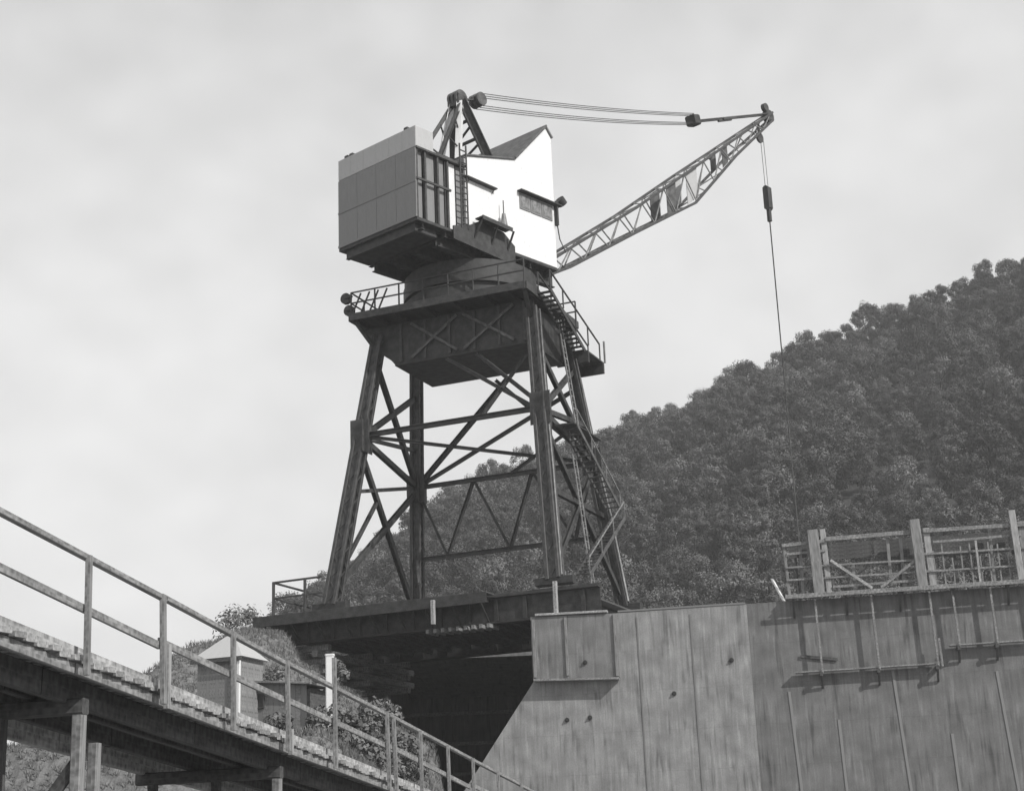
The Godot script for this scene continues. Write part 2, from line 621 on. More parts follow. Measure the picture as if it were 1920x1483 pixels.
func dam():
	var turn := deg_to_rad(WALL_YAW)
	# local x runs along the face, z towards the camera, y = 0 at the crest
	var main := base("concrete_dam", WALL_P, turn)
	tag(main, "pale board-marked concrete dam wall with a battered end beside the dark gap", "dam")
	put("wall", slab_mesh(PackedVector2Array([Vector2(-4.2, -0.05), Vector2(-4.2, -2.95), Vector2(-9.2, -9.9), Vector2(-11.5, -14.2), Vector2(6.1, -14.2), Vector2(6.1, 0)]), -38.0, 0.0), M.concrete, main)
	# formed bay that stands proud at the end of the crest
	var bay := put("form_bay", slab_mesh(PackedVector2Array([Vector2(-4.24, -0.02), Vector2(-4.24, -2.98), Vector2(-0.1, -3.12), Vector2(-0.1, -0.1)]), 0.003, 0.42), M.concrete_form, main)
	for x in [-4.12, -2.55, -0.19]: bar("rib", bay, Vector3(x, -0.15, 0.47), Vector3(x, -2.92 if x < -2 else -3.08, 0.47), 0.13, 0.1, M.wood, Vector3.BACK)
	bar("ledge", bay, Vector3(-4.0, 0.06, 0.36), Vector3(-0.5, 0.02, 0.36), 0.34, 0.11, M.wood_light)
	bar("sill", bay, Vector3(-4.2, -3.05, 0.3), Vector3(-0.12, -3.19, 0.3), 0.5, 0.1, M.wood)
	for p in [[-1.7, -2.35, 0.42], [-2.75, -4.95, 0.0], [-1.65, -4.9, 0.0], [2.4, -4.0, 0.0], [5.2, -2.6, 0.0]]:
		var h := put("tie_hole_disc", disc_mesh(0.11, 0.06, 14), M.steel_dark, main, Transform3D(Basis(Vector3.RIGHT, PI / 2), Vector3(p[0], p[1], p[2] + 0.03)))  # dark discs and bolts drawn for the shaded tie holes
		put("tie_bolt", disc_mesh(0.05, 0.2, 8), M.steel_dark, h)
	for x in [0.85, 3.4]: bar("joint_strip", main, Vector3(x, -0.3, 0.012), Vector3(x + 0.04, -14.0, 0.012), 0.07, 0.03, M.concrete_form, Vector3.BACK)
	bar("crest_cap", main, Vector3(-0.05, 0.045, -0.2), Vector3(6.05, 0.045, -0.2), 0.45, 0.09, M.concrete_form)

	var damp := base("dam_monolith", WALL_P, turn)
	tag(damp, "darker streaked concrete dam block under the timber form walkways", "dam")
	put("wall", slab_mesh(PackedVector2Array([Vector2(6.102, -14.2), Vector2(40, -14.2), Vector2(40, 0.02), Vector2(6.102, 0.02)]), -26.0, -0.06), M.concrete_damp, damp)
	# raised vertical form seams running down the face
	for s in [[7.75, -4.2, 8.0, -10.5], [12.55, -3.5, 12.9, -10.5], [17.2, -3.8, 17.6, -10.5], [14.9, -6.5, 15.0, -10.5], [9.9, -5.6, 10.0, -10.5]]:
		bar("form_seam", damp, Vector3(s[0], s[1], -0.05), Vector3(s[2], s[3], -0.05), 0.12, 0.04, M.concrete, Vector3.BACK)

	# deep bay added behind the gap; hidden roof and side wall shade it
	var gap := base("gap_wall", Vector3.ZERO)
	tag(gap, "stained concrete back wall with added side wall and hidden roof that darken the gap under the girder deck", "wall")
	put("wall", slab_mesh(PackedVector2Array([Vector2(-9, -0.2), Vector2(9, -0.2), Vector2(9, 14.0), Vector2(-9, 14.0)]), -117.0, -115.0), M.concrete_damp, gap)
	put("side_wall", slab_mesh(PackedVector2Array([Vector2(-9, -0.2), Vector2(-8, -0.2), Vector2(-8, 14.0), Vector2(-9, 14.0)]), -115.0, -93.0), M.concrete_damp, gap)
	put("shade_roof", slab_mesh(PackedVector2Array([Vector2(-9, 14.01), Vector2(9, 14.01), Vector2(9, 14.8), Vector2(-9, 14.8)]), -117.0, -94.0), M.concrete_damp, gap)
	for x in [-5.4, -1.6]: bar("buttress", gap, Vector3(x, 0, -114.6), Vector3(x, 13.9, -114.6), 0.7, 0.6, M.concrete_damp)
	for i in 5: bar("waler", gap, Vector3(-7.8, 4.2 + i * 1.9, -104.0), Vector3(4.0, 4.2 + i * 1.9, -104.0), 0.14, 0.22, M.wood)

func walkways():
	var turn := deg_to_rad(WALL_YAW)
	# upper guard-railed form walkway on the crest of the dark block
	var w := base("form_walkway", WALL_P, turn)
	tag(w, "timber guard frame walkway with tall posts on the crest of the dark concrete block", "scaffold")
	var r := RandomNumberGenerator.new()
	r.seed = 4
	for i in 3:
		var y := 0.19
		bar("deck_plank", w, Vector3(8.0 + r.randf_range(-0.15, 0.2), y, 0.1 + i * 0.17), Vector3(24, y + 0.02, 0.1 + i * 0.17), 0.16, 0.06, M.wood)
	bar("fascia_board", w, Vector3(7.95, 0.12, 0.62), Vector3(24, 0.14, 0.62), 0.05, 0.2, M.wood)
	for i in 7:
		var x := 8.3 + i * 2.45
		bar("bracket", w, Vector3(x, 0.05, -0.05), Vector3(x, 0.05, 0.58), 0.12, 0.2, M.wood_dark)
		bar("knee_brace", w, Vector3(x, -0.8, -0.02), Vector3(x, -0.05, 0.5), 0.1, 0.1, M.wood_dark)
	var posts := [[8.15, 2.7, 0.13], [9.55, 3.25, 0.5], [10.02, 3.3, 0.26], [14.3, 3.4, 0.46], [14.8, 3.0, 0.3], [18.75, 3.5, 0.3], [19.15, 3.0, 0.4], [22.5, 3.1, 0.2]]
	for i in posts.size():
		var p: Array = posts[i]
		var zz := 0.5 if i % 2 else 0.2
		bar("post", w, Vector3(p[0], 0.2, zz), Vector3(p[0] - 0.06, p[1], zz), p[2], 0.14, M.wood_light if i in [2, 4, 5] else M.wood, Vector3.BACK)
	bar("top_rail", w, Vector3(8.0, 2.62, 0.33), Vector3(10.0, 2.7, 0.33), 0.09, 0.16, M.wood)
	bar("top_rail", w, Vector3(10.05, 2.78, 0.33), Vector3(14.5, 2.84, 0.33), 0.09, 0.2, M.wood)
	bar("top_rail", w, Vector3(14.6, 2.85, 0.33), Vector3(24, 2.8, 0.33), 0.09, 0.18, M.wood)
	bar("mid_rail", w, Vector3(8.1, 1.55, 0.32), Vector3(14.4, 1.5, 0.32), 0.06, 0.09, M.wood)
	bar("mid_rail", w, Vector3(14.5, 1.75, 0.32), Vector3(24, 1.7, 0.32), 0.06, 0.1, M.wood)
	bar("mid_rail", w, Vector3(8.1, 0.95, 0.32), Vector3(24, 0.9, 0.32), 0.06, 0.09, M.wood)
	bar("diagonal_brace", w, Vector3(10.2, 1.75, 0.42), Vector3(12.0, 0.3, 0.42), 0.06, 0.13, M.wood_light)
	bar("diagonal_brace", w, Vector3(12.4, 0.3, 0.42), Vector3(14.2, 1.55, 0.42), 0.06, 0.13, M.wood)
	for i in 10: bar("baluster", w, Vector3(14.95 + i * 0.42, 0.2, 0.25), Vector3(14.95 + i * 0.42, 1.9 + 0.4 * sin(i * 2.2), 0.25), 0.05, 0.07, M.wood)
	bar("baluster", w, Vector3(16.9, 0.2, 0.5), Vector3(16.9, 2.2, 0.5), 0.08, 0.1, M.wood_light)
	for q in [[8.8, 2.6], [11.2, 1.6], [12.9, 2.75], [13.5, 2.75], [17.6, 2.75], [20.4, 2.8], [21.3, 2.8]]: bar("upright", w, Vector3(q[0], 0.2, 0.12), Vector3(q[0] + 0.04, q[1], 0.12), 0.14, 0.08, M.wood, Vector3.BACK)
	for q in [[8.2, 10.0, 2.2], [15.0, 19.0, 2.3], [19.3, 24.0, 2.25], [10.2, 14.3, 0.5]]: bar("mid_rail", w, Vector3(q[0], q[2], 0.3), Vector3(q[1], q[2] + 0.05, 0.3), 0.06, 0.12, M.wood)
	# dark boards standing in for the shadow behind the rails
	for s in [[8.3, 9.5, 2.0], [10.2, 12.2, 1.65], [12.3, 14.2, 1.4], [14.7, 18.5, 1.5], [18.6, 24.0, 1.2]]:
		var n := int((2.62 - s[2]) / 0.2)
		for k in n: bar("shadow_board", w, Vector3(s[0], 2.6 - k * 0.2, -0.4), Vector3(s[1], 2.62 - k * 0.2, -0.4), 0.03, 0.19, M.wood_dark)
	for x in [8.6, 11.3, 13.4, 16.0, 20.5]: bar("back_post", w, Vector3(x, 0.02, -0.5), Vector3(x, 2.68, -0.5), 0.12, 0.12, M.wood_dark)

	# hanging walkways lower down the face
	var spec := [[8.1, 14.5, -3.38, [9.3, 11.9, 14.55], "narrow hanging plank walkway below the timber guard frame on the dark block"], [15.2, 24.0, -2.55, [15.6, 17.3, 19.4], "higher hanging plank walkway further along the dark concrete block"]]
	for s in spec:
		var h := base("hanging_walkway", WALL_P, turn)
		tag(h, s[4], "scaffold")
		for i in 2: bar("deck_plank", h, Vector3(s[0], s[2], 0.1 + i * 0.16), Vector3(s[1], s[2] + 0.04, 0.1 + i * 0.16), 0.15, 0.07, M.wood)
		for x in s[3]:
			bar("hanger", h, Vector3(x, 0.1, 0.36), Vector3(x + 0.05, s[2] - 0.1, 0.36), 0.1, 0.1, M.wood)
			bar("bracket", h, Vector3(x, s[2] - 0.14, -0.04), Vector3(x, s[2] - 0.14, 0.44), 0.14, 0.2, M.wood_dark)
			bar("knee_brace", h, Vector3(x, s[2] - 0.75, -0.03), Vector3(x, s[2] - 0.2, 0.36), 0.1, 0.1, M.wood_dark)
		if s[0] < 10:
			bar("hanger", h, Vector3(14.75, -2.2, 0.4), Vector3(14.78, -3.5, 0.4), 0.1, 0.1, M.wood)
			bar("loose_board", h, Vector3(8.4, -2.6, 0.0), Vector3(10.1, -2.85, 0.0), 0.05, 0.14, M.wood_dark)
	# leaning pale board
	var lb := base("leaning_board", WALL_P + Vector3(7.55, 0.95, 1.1) , turn)
	put("board", bar_mesh(0.26, 0.05, 1.25), M.white_paint, lb, axes(Vector3(0.25, -0.9, 0), Vector3(-0.22, 0.22, -0.25)))
	tag(lb, "short whitish board leaning at the end of the timber walkway", "board")

# ------------------------------------------------------------------ girder deck
const O := Vector3(-2.1099, 15.3308, -85.2889)
const YAW := -23.0

func girder_deck():
	var g := base("girder_deck", O, deg_to_rad(YAW))
	tag(g, "dark steel girder deck spanning the gap and carrying the crane tower", "bridge")
	# local: x along the span, z towards the camera
	for zz in [5.1, -5.1]:
		steel("girder", g, Vector3(-9.9, -0.95, zz), Vector3(8.7, -0.95, zz), 0.55, 1.35, M.steel_dark)
		bar("crane_rail", g, Vector3(-9.6, -0.2, zz), Vector3(8.7, -0.2, zz), 0.12, 0.14, M.steel)
		for i in 12: bar("stiffener", g, Vector3(-9.2 + i * 1.55, -1.5, zz + 0.14), Vector3(-9.2 + i * 1.55, -0.4, zz + 0.14), 0.06, 0.2, M.steel_dark)
	for i in 15:
		var x := -9.0 + i * 1.2
		bar("cross_beam", g, Vector3(x, -1.12, -4.8), Vector3(x, -1.12, 4.8), 0.22, 0.4, M.wood_dark)
	for i in 34:
		var z := -4.65 + i * 0.28
		bar("deck_plank", g, Vector3(-9.7, -0.83, z), Vector3(8.5, -0.83, z), 0.26, 0.09, M.wood_dark)  # shade on the deck is worked into this dark tone
	# outer gallery on brackets
	for i in 4: bar("gallery_plank", g, Vector3(-10.2, -0.2, 5.55 + i * 0.24), Vector3(3.2, -0.2, 5.55 + i * 0.24), 0.22, 0.06, M.wood_dark)
	bar("gallery_edge", g, Vector3(-10.2, -0.45, 6.4), Vector3(3.2, -0.45, 6.4), 0.08, 0.55, M.steel_dark)
	for i in 9:
		var x := -9.6 + i * 1.55
		bar("gallery_bracket", g, Vector3(x, -0.42, 5.4), Vector3(x, -0.42, 6.36), 0.14, 0.26, M.steel_dark)
		bar("gallery_strut", g, Vector3(x, -1.5, 5.3), Vector3(x, -0.7, 6.2), 0.09, 0.09, M.steel_dark)
	for i in 9: bar("joist_end", g, Vector3(-0.4 + i * 0.42, -1.75, 4.6), Vector3(-0.4 + i * 0.42, -1.75, 5.75), 0.16, 0.2, M.wood)
	for p in [[0.35, 6.56, -0.35, -1.55], [6.7, 6.0, 0.0, -1.57]]: bar("hanger_post", g, Vector3(p[0], p[2], p[1]), Vector3(p[0], p[3], p[1]), 0.2, 0.2, M.wood_light)
	# handrail at the free end
	for x in [-9.1, -7.2]: bar("rail_post", g, Vector3(x, -0.2, 6.2), Vector3(x, 1.6, 6.2), 0.13, 0.13, M.steel)
	bar("rail_post", g, Vector3(-9.1, -0.8, -1.0), Vector3(-9.1, 1.6, -1.0), 0.12, 0.12, M.steel)
	for q in [[1.58, 0.1], [0.75, 0.08]]:
		bar("handrail", g, Vector3(-9.15, q[0], 6.2), Vector3(-6.2, q[0] + 0.02, 6.2), q[1], q[1], M.steel)
		bar("handrail", g, Vector3(-9.1, q[0], 6.15), Vector3(-9.1, q[0], -1.0), q[1], q[1], M.steel)
	# timber crib that carries the free end
	var crib := base("timber_crib", O, deg_to_rad(YAW))
	tag(crib, "timber crib of stacked beams under the free end of the girder deck", "crib")
	for k in 5:
		for i in 3:
			if k % 2: bar("crib_beam", crib, Vector3(-9.3 + i * 1.1, -1.85 - k * 0.36, -5.6), Vector3(-9.3 + i * 1.1, -1.85 - k * 0.36, 5.4), 0.34, 0.34, M.wood)
			else: bar("crib_beam", crib, Vector3(-9.7, -1.85 - k * 0.36, 4.7 - i * 4.5), Vector3(-6.6, -1.85 - k * 0.36, 4.7 - i * 4.5), 0.34, 0.34, M.wood)

# ------------------------------------------------------------------ crane
func leg_pt(sa: float, sc: float, h: float) -> Vector3:
	var k := h / 15.0
	return Vector3(sa * (6.35 - 1.6 * k), h, -sc * (5.0 - 2.6 * k))

func railing(parent: Node3D, pts: Array, h: float, m: Material, spacing := 1.5, t := 0.075):
	for i in pts.size() - 1:
		var a: Vector3 = pts[i]
		var b: Vector3 = pts[i + 1]
		var n := maxi(1, int(round(a.distance_to(b) / spacing)))
		for k in n + (1 if i == pts.size() - 2 else 0):
			var p := a.lerp(b, float(k) / n)
			bar("rail_post", parent, p, p + Vector3(0, h, 0), t, t, m)
		for q in [h, h * 0.52]:
			bar("handrail", parent, a + Vector3(0, q, 0), b + Vector3(0, q, 0), t, t, m)

func crane():
	var c := base("gantry_crane", O, deg_to_rad(YAW))
	tag(c, "tall revolving crane on a tapered dark steel tower with white cab and long lattice boom", "crane")
	# ---- portal tower
	var t := part("portal_tower", c)
	for s in [[-1, -1], [-1, 1], [1, -1], [1, 1]]:
		laced("leg", t, leg_pt(s[0], s[1], 0.25), leg_pt(s[0], s[1], 15.6), 0.6 if s[1] < 0 else 0.48, 0.48 if s[1] < 0 else 0.42, M.steel)
		bar("leg_shoe", t, leg_pt(s[0], s[1], 0) + Vector3(-1.0, 0.2, 0), leg_pt(s[0], s[1], 0) + Vector3(1.0, 0.2, 0), 0.5, 0.42, M.steel_dark)
	var A := func(h): return leg_pt(-1, -1, h)
	var B := func(h): return leg_pt(-1, 1, h)
	var C := func(h): return leg_pt(1, -1, h)
	var D := func(h): return leg_pt(1, 1, h)
	# side with the two dark legs: cross bracing with gussets
	var side := [[A.call(9.6), B.call(13.4)], [A.call(9.6), B.call(8.2)], [B.call(8.2), A.call(14.2)], [A.call(9.0), B.call(0.6)], [B.call(8.0), A.call(1.2)], [A.call(6.5), B.call(8.2)], [A.call(6.4).lerp(B.call(6.9), 0.38), A.call(1.6)], [A.call(9.6), B.call(10.3)]]
	for i in side.size(): steel("brace", t, side[i][0], side[i][1], 0.3 if i < 5 else 0.2, 0.26 if i < 5 else 0.18, M.steel, Vector3.RIGHT)
	# opposite side
	var side2 := [[C.call(9.6), D.call(13.4)], [C.call(9.6), D.call(8.2)], [D.call(8.2), C.call(13.6)], [C.call(9.0), D.call(0.6)], [D.call(8.0), C.call(0.8)], [C.call(5.2), D.call(5.2)], [C.call(9.6), D.call(10.3)]]
	for q in side2: steel("brace", t, q[0], q[1], 0.28, 0.24, M.steel, Vector3.RIGHT)
	# front: strut and knee diagonals only, the lower part is the open portal
	for q in [[A.call(9.7), C.call(9.7), 0.26], [C.call(9.5), Vector3(-0.6, 13.7, 2.2), 0.2], [C.call(9.9), Vector3(1.2, 13.7, 2.2), 0.2], [C.call(12.6).lerp(Vector3(3.2, 13.7, 2), 0.4), Vector3(1.9, 9.8, 3.2), 0.18]]:
		steel("brace", t, q[0], q[1], q[2], q[2], M.steel)
	# back: trussed panel between two chords, diagonals above it
	var bk := [[B.call(8.2), D.call(8.2), 0.24], [B.call(4.1), D.call(4.1), 0.24], [B.call(8.2), Vector3(1.0, 13.6, -2.6), 0.26], [B.call(8.2), D.call(12.4), 0.2], [D.call(8.4), Vector3(0.2, 13.6, -2.6), 0.2], [Vector3(0.4, 8.2, -3.6), D.call(10.6), 0.16]]
	for q in bk: steel("brace", t, q[0], q[1], q[2], q[2], M.steel)
	var n := 6
	for i in n:
		var h0: float = 8.2 if i % 2 == 0 else 4.1
		var h1: float = 4.1 if i % 2 == 0 else 8.2
		steel("brace", t, B.call(h0).lerp(D.call(h0), float(i) / n), B.call(h1).lerp(D.call(h1), float(i + 1) / n), 0.16, 0.16, M.steel)
	# plan bracing at the strut level
	steel("brace", t, A.call(9.7), D.call(8.2), 0.2, 0.16, M.steel)
	steel("brace", t, B.call(4.1), A.call(0.9).lerp(C.call(0.9), 0.4), 0.12, 0.12, M.steel)
	for q in [[A, 9.6, 1.5], [B, 8.1, 1.3], [C, 9.6, 1.4], [D, 8.2, 1.2]]:
		var p: Vector3 = q[0].call(q[1])
		put("gusset", bar_mesh(1.15, 0.06, q[2] * 1.25), M.steel, t, axes(p - Vector3(0, q[2] * 0.55, 0), p + Vector3(0, q[2] * 0.55, 0), Vector3.BACK).translated(Vector3(0.08, 0, 0.33)))
		put("gusset", bar_mesh(0.06, 1.1, q[2] * 1.2), M.steel, t, axes(p - Vector3(0, q[2] * 0.55, 0), p + Vector3(0, q[2] * 0.55, 0), Vector3.BACK).translated(Vector3(0.34, 0, 0)))
	# access ladders and cables on the sunny side
	for q in [[0.3, 9.0, 0.42], [8.6, 15.8, 0.6]]:
		var p0: Vector3 = C.call(q[0]).lerp(D.call(q[0]), q[2]) + Vector3(0.45, 0, 0)
		var p1: Vector3 = C.call(q[1]).lerp(D.call(q[1]), q[2]) + Vector3(0.45, 0, 0)
		var st := tool()
		for e in [-0.22, 0.22]: add_bar(st, p0 + Vector3(0, 0, e), p1 + Vector3(0, 0, e), 0.07, 0.07)
		var m := int(p0.distance_to(p1) / 0.35)
		for i in m:
			var p := p0.lerp(p1, (i + 0.5) / m)
			add_bar(st, p + Vector3(0, 0, -0.22), p + Vector3(0, 0, 0.22), 0.04, 0.04)
		put("ladder", st.commit(), M.steel_pale, t)
	put("cable", tube_mesh([C.call(0.5) + Vector3(0.4, 0, 0.1), C.call(6) + Vector3(0.42, 0, 0.1), C.call(11) + Vector3(0.4, 0, 0.12), C.call(15.5) + Vector3(0.42, 0, 0.1)], 0.05), M.steel_pale, t)
	put("cable", tube_mesh([D.call(0.5) + Vector3(0.4, 0, 0.2), D.call(5) + Vector3(0.5, 0, 0.3), D.call(9) + Vector3(0.35, 0, 0.2), D.call(14) + Vector3(0.4, 0, 0.2)], 0.06), M.steel_pale, t)
	bar("landing", t, C.call(9.0).lerp(D.call(9.0), 0.2) + Vector3(0.7, 0, 0), C.call(9.0).lerp(D.call(9.0), 0.8) + Vector3(0.7, 0, 0), 1.1, 0.08, M.steel)
	# stair flights on the sunny side
	for q in [[0.6, 0.15, 4.9, 0.95], [5.3, 0.9, 8.9, 0.25]]:
		var a: Vector3 = C.call(q[0]).lerp(D.call(q[0]), q[1]) + Vector3(0.9, 0, 0)
		var b: Vector3 = C.call(q[2]).lerp(D.call(q[2]), q[3]) + Vector3(0.9, 0, 0)
		var st := tool()
		for e in [-0.4, 0.4]: add_bar(st, a + Vector3(e, 0, 0), b + Vector3(e, 0, 0), 0.06, 0.2)
		for i in 16:
			var p := a.lerp(b, (i + 0.5) / 16.0)
			add_bar(st, p + Vector3(-0.4, 0, 0), p + Vector3(0.4, 0, 0), 0.22, 0.04)
		put("stair_flight", st.commit(), M.steel_mid, t)
		bar("handrail", t, a + Vector3(0.4, 0.9, 0), b + Vector3(0.4, 0.9, 0), 0.06, 0.06, M.steel_pale)
		for k in 4: bar("rail_post", t, a.lerp(b, k / 3.0) + Vector3(0.4, 0, 0), a.lerp(b, k / 3.0) + Vector3(0.4, 0.9, 0), 0.05, 0.05, M.steel_pale)

	# ---- deep cap girder under the platform
	var cap := part("cap_girder", c)
	for zz in [-2.25, 2.25]:
		var w := put("web_plate", slab_mesh(PackedVector2Array([Vector2(-3.7, 13.8), Vector2(4.5, 13.8), Vector2(4.75, 14.4), Vector2(4.75, 16.2), Vector2(-5.6, 16.2), Vector2(-4.9, 15.0), Vector2(-4.35, 14.4), Vector2(-3.95, 14.1)]), zz - 0.05, zz + 0.05), M.steel_dark, cap)
		for i in 6: bar("stiffener", w, Vector3(-3.3 + i * 1.5, 13.9, zz + 0.13 * signf(zz)), Vector3(-3.3 + i * 1.5, 16.1, zz + 0.13 * signf(zz)), 0.05, 0.16, M.steel)
		for q in [[-2.6, 0.2], [0.6, 3.6]]:
			bar("web_brace", w, Vector3(q[0], 14.0, zz + 0.2 * signf(zz)), Vector3(q[1], 16.0, zz + 0.2 * signf(zz)), 0.16, 0.1, M.steel_mid, Vector3.BACK)
			bar("web_brace", w, Vector3(q[1], 14.0, zz + 0.2 * signf(zz)), Vector3(q[0], 16.0, zz + 0.2 * signf(zz)), 0.16, 0.1, M.steel_mid, Vector3.BACK)
	for x in [-3.7, -1.0, 1.8, 4.4]: put("diaphragm", slab_mesh(PackedVector2Array([Vector2(-2.18, 13.85), Vector2(2.18, 13.85), Vector2(2.18, 16.15), Vector2(-2.18, 16.15)]), -0.05, 0.05), M.steel_dark, cap, Transform3D(Basis(Vector3.UP, PI / 2), Vector3(x, 0, 0)))
	bar("bottom_plate", cap, Vector3(-3.7, 13.76, 0), Vector3(4.5, 13.76, 0), 4.7, 0.06, M.steel_dark)

	# ---- platform
	var pl := part("platform", c)
	for i in 26: bar("floor_plank", pl, Vector3(-5.6, 16.55, -3.6 + i * 0.292), Vector3(4.9, 16.55, -3.6 + i * 0.292), 0.275, 0.08, M.steel_dark)
	for x in [-5.45, -4.2, -3.0, -1.2, 0.6, 2.4, 3.8, 4.8]: steel("floor_beam", pl, Vector3(x, 16.34, -3.7), Vector3(x, 16.34, 3.9), 0.2, 0.34, M.steel_dark)
	for q in [3.95, -3.75]: bar("edge_beam", pl, Vector3(-5.65, 16.42, q), Vector3(4.95, 16.42, q), 0.1, 0.42, M.steel)
	for q in [-5.7, 5.0]: bar("edge_beam", pl, Vector3(q, 16.42, -3.7), Vector3(q, 16.42, 3.9), 0.1, 0.42, M.steel)
	for zz in [3.7, -3.5]:
		for q in [[-5.4, -4.7, 14.6], [4.85, 4.6, 14.8]]: steel("platform_bracket", pl, Vector3(q[1], q[2], zz * 0.62), Vector3(q[0], 16.2, zz), 0.2, 0.2, M.steel)
	railing(pl, [Vector3(4.9, 16.6, 3.85), Vector3(-5.6, 16.6, 3.85), Vector3(-5.6, 16.6, -3.7), Vector3(4.9, 16.6, -3.7)], 1.3, M.steel)
	for q in [[-6.1, 17.75], [-5.9, 17.0]]: put("cable_reel", disc_mesh(0.32, 0.22, 16), M.steel, pl, Transform3D(Basis(Vector3.RIGHT, PI / 2), Vector3(q[0], q[1], 3.5)))
	for q in [17.75, 17.0]: bar("reel_arm", pl, Vector3(-5.6, q, 3.7), Vector3(-6.1, q, 3.7), 0.1, 0.1, M.steel)
	for i in 4: bar("rail_brace", pl, Vector3(-5.55 + i * 0.55, 16.65, 3.8), Vector3(-5.0 + i * 0.55, 17.8, 3.8), 0.08, 0.08, M.steel)
	# stair and landing on the far corner
	var landing_y := 14.35
	for i in 5: bar("landing_plank", pl, Vector3(4.2 + i * 0.4, landing_y, -5.0), Vector3(4.2 + i * 0.4, landing_y, -2.4), 0.38, 0.1, M.steel)
	bar("landing_beam", pl, Vector3(4.1, landing_y - 0.35, -4.9), Vector3(6.0, landing_y - 0.35, -4.9), 0.2, 0.6, M.steel_dark)
	bar("landing_beam", pl, Vector3(4.1, landing_y - 0.35, -2.5), Vector3(6.0, landing_y - 0.35, -2.5), 0.2, 0.6, M.steel_dark)
	for e in [5.1, 5.8]:
		bar("stair_stringer", pl, Vector3(e, 16.5, 2.4), Vector3(e, landing_y, -2.6), 0.07, 0.26, M.steel)
		bar("handrail", pl, Vector3(e, 17.6, 2.4), Vector3(e, landing_y + 1.15, -4.9), 0.08, 0.08, M.steel)
		for k in 5:
			var f := k / 4.0
			var p := Vector3(e, lerpf(16.5, landing_y, f), lerpf(2.4, -4.9, f))
			bar("rail_post", pl, p, p + Vector3(0, 1.12, 0), 0.07, 0.07, M.steel)
	for i in 15:
		var f := (i + 0.5) / 15.0
		bar("stair_tread", pl, Vector3(5.12, lerpf(16.5, landing_y, f), lerpf(2.4, -2.6, f)), Vector3(5.78, lerpf(16.5, landing_y, f), lerpf(2.4, -2.6, f)), 0.28, 0.05, M.steel)
	bar("rail_post", pl, Vector3(6.05, landing_y, -5.0), Vector3(6.05, landing_y + 1.3, -5.0), 0.1, 0.1, M.steel_pale)

	# ---- turntable
	var tt := part("turntable", c, Vector3(0, 16.6, 0))
	put("roller_path", disc_mesh(3.9, 0.5, 48), M.steel_dark, tt, Transform3D(Basis.IDENTITY, Vector3(0, 0.3, 0)))
	put("rail_ring", disc_mesh(3.6, 0.4, 48), M.steel, tt, Transform3D(Basis.IDENTITY, Vector3(0, 0.75, 0)))
	put("skirt_ring", disc_mesh(3.82, 0.72, 48), M.steel_dark, tt, Transform3D(Basis.IDENTITY, Vector3(0, 1.22, 0)))
	put("centre_drum", disc_mesh(2.6, 1.7, 40), M.steel_dark, tt, Transform3D(Basis.IDENTITY, Vector3(0, 1.7, 0)))
	put("slew_ring", disc_mesh(3.75, 0.6, 48), M.steel_dark, tt, Transform3D(Basis.IDENTITY, Vector3(0, 1.85, 0)))

	crane_house(c)
	crane_boom(c)

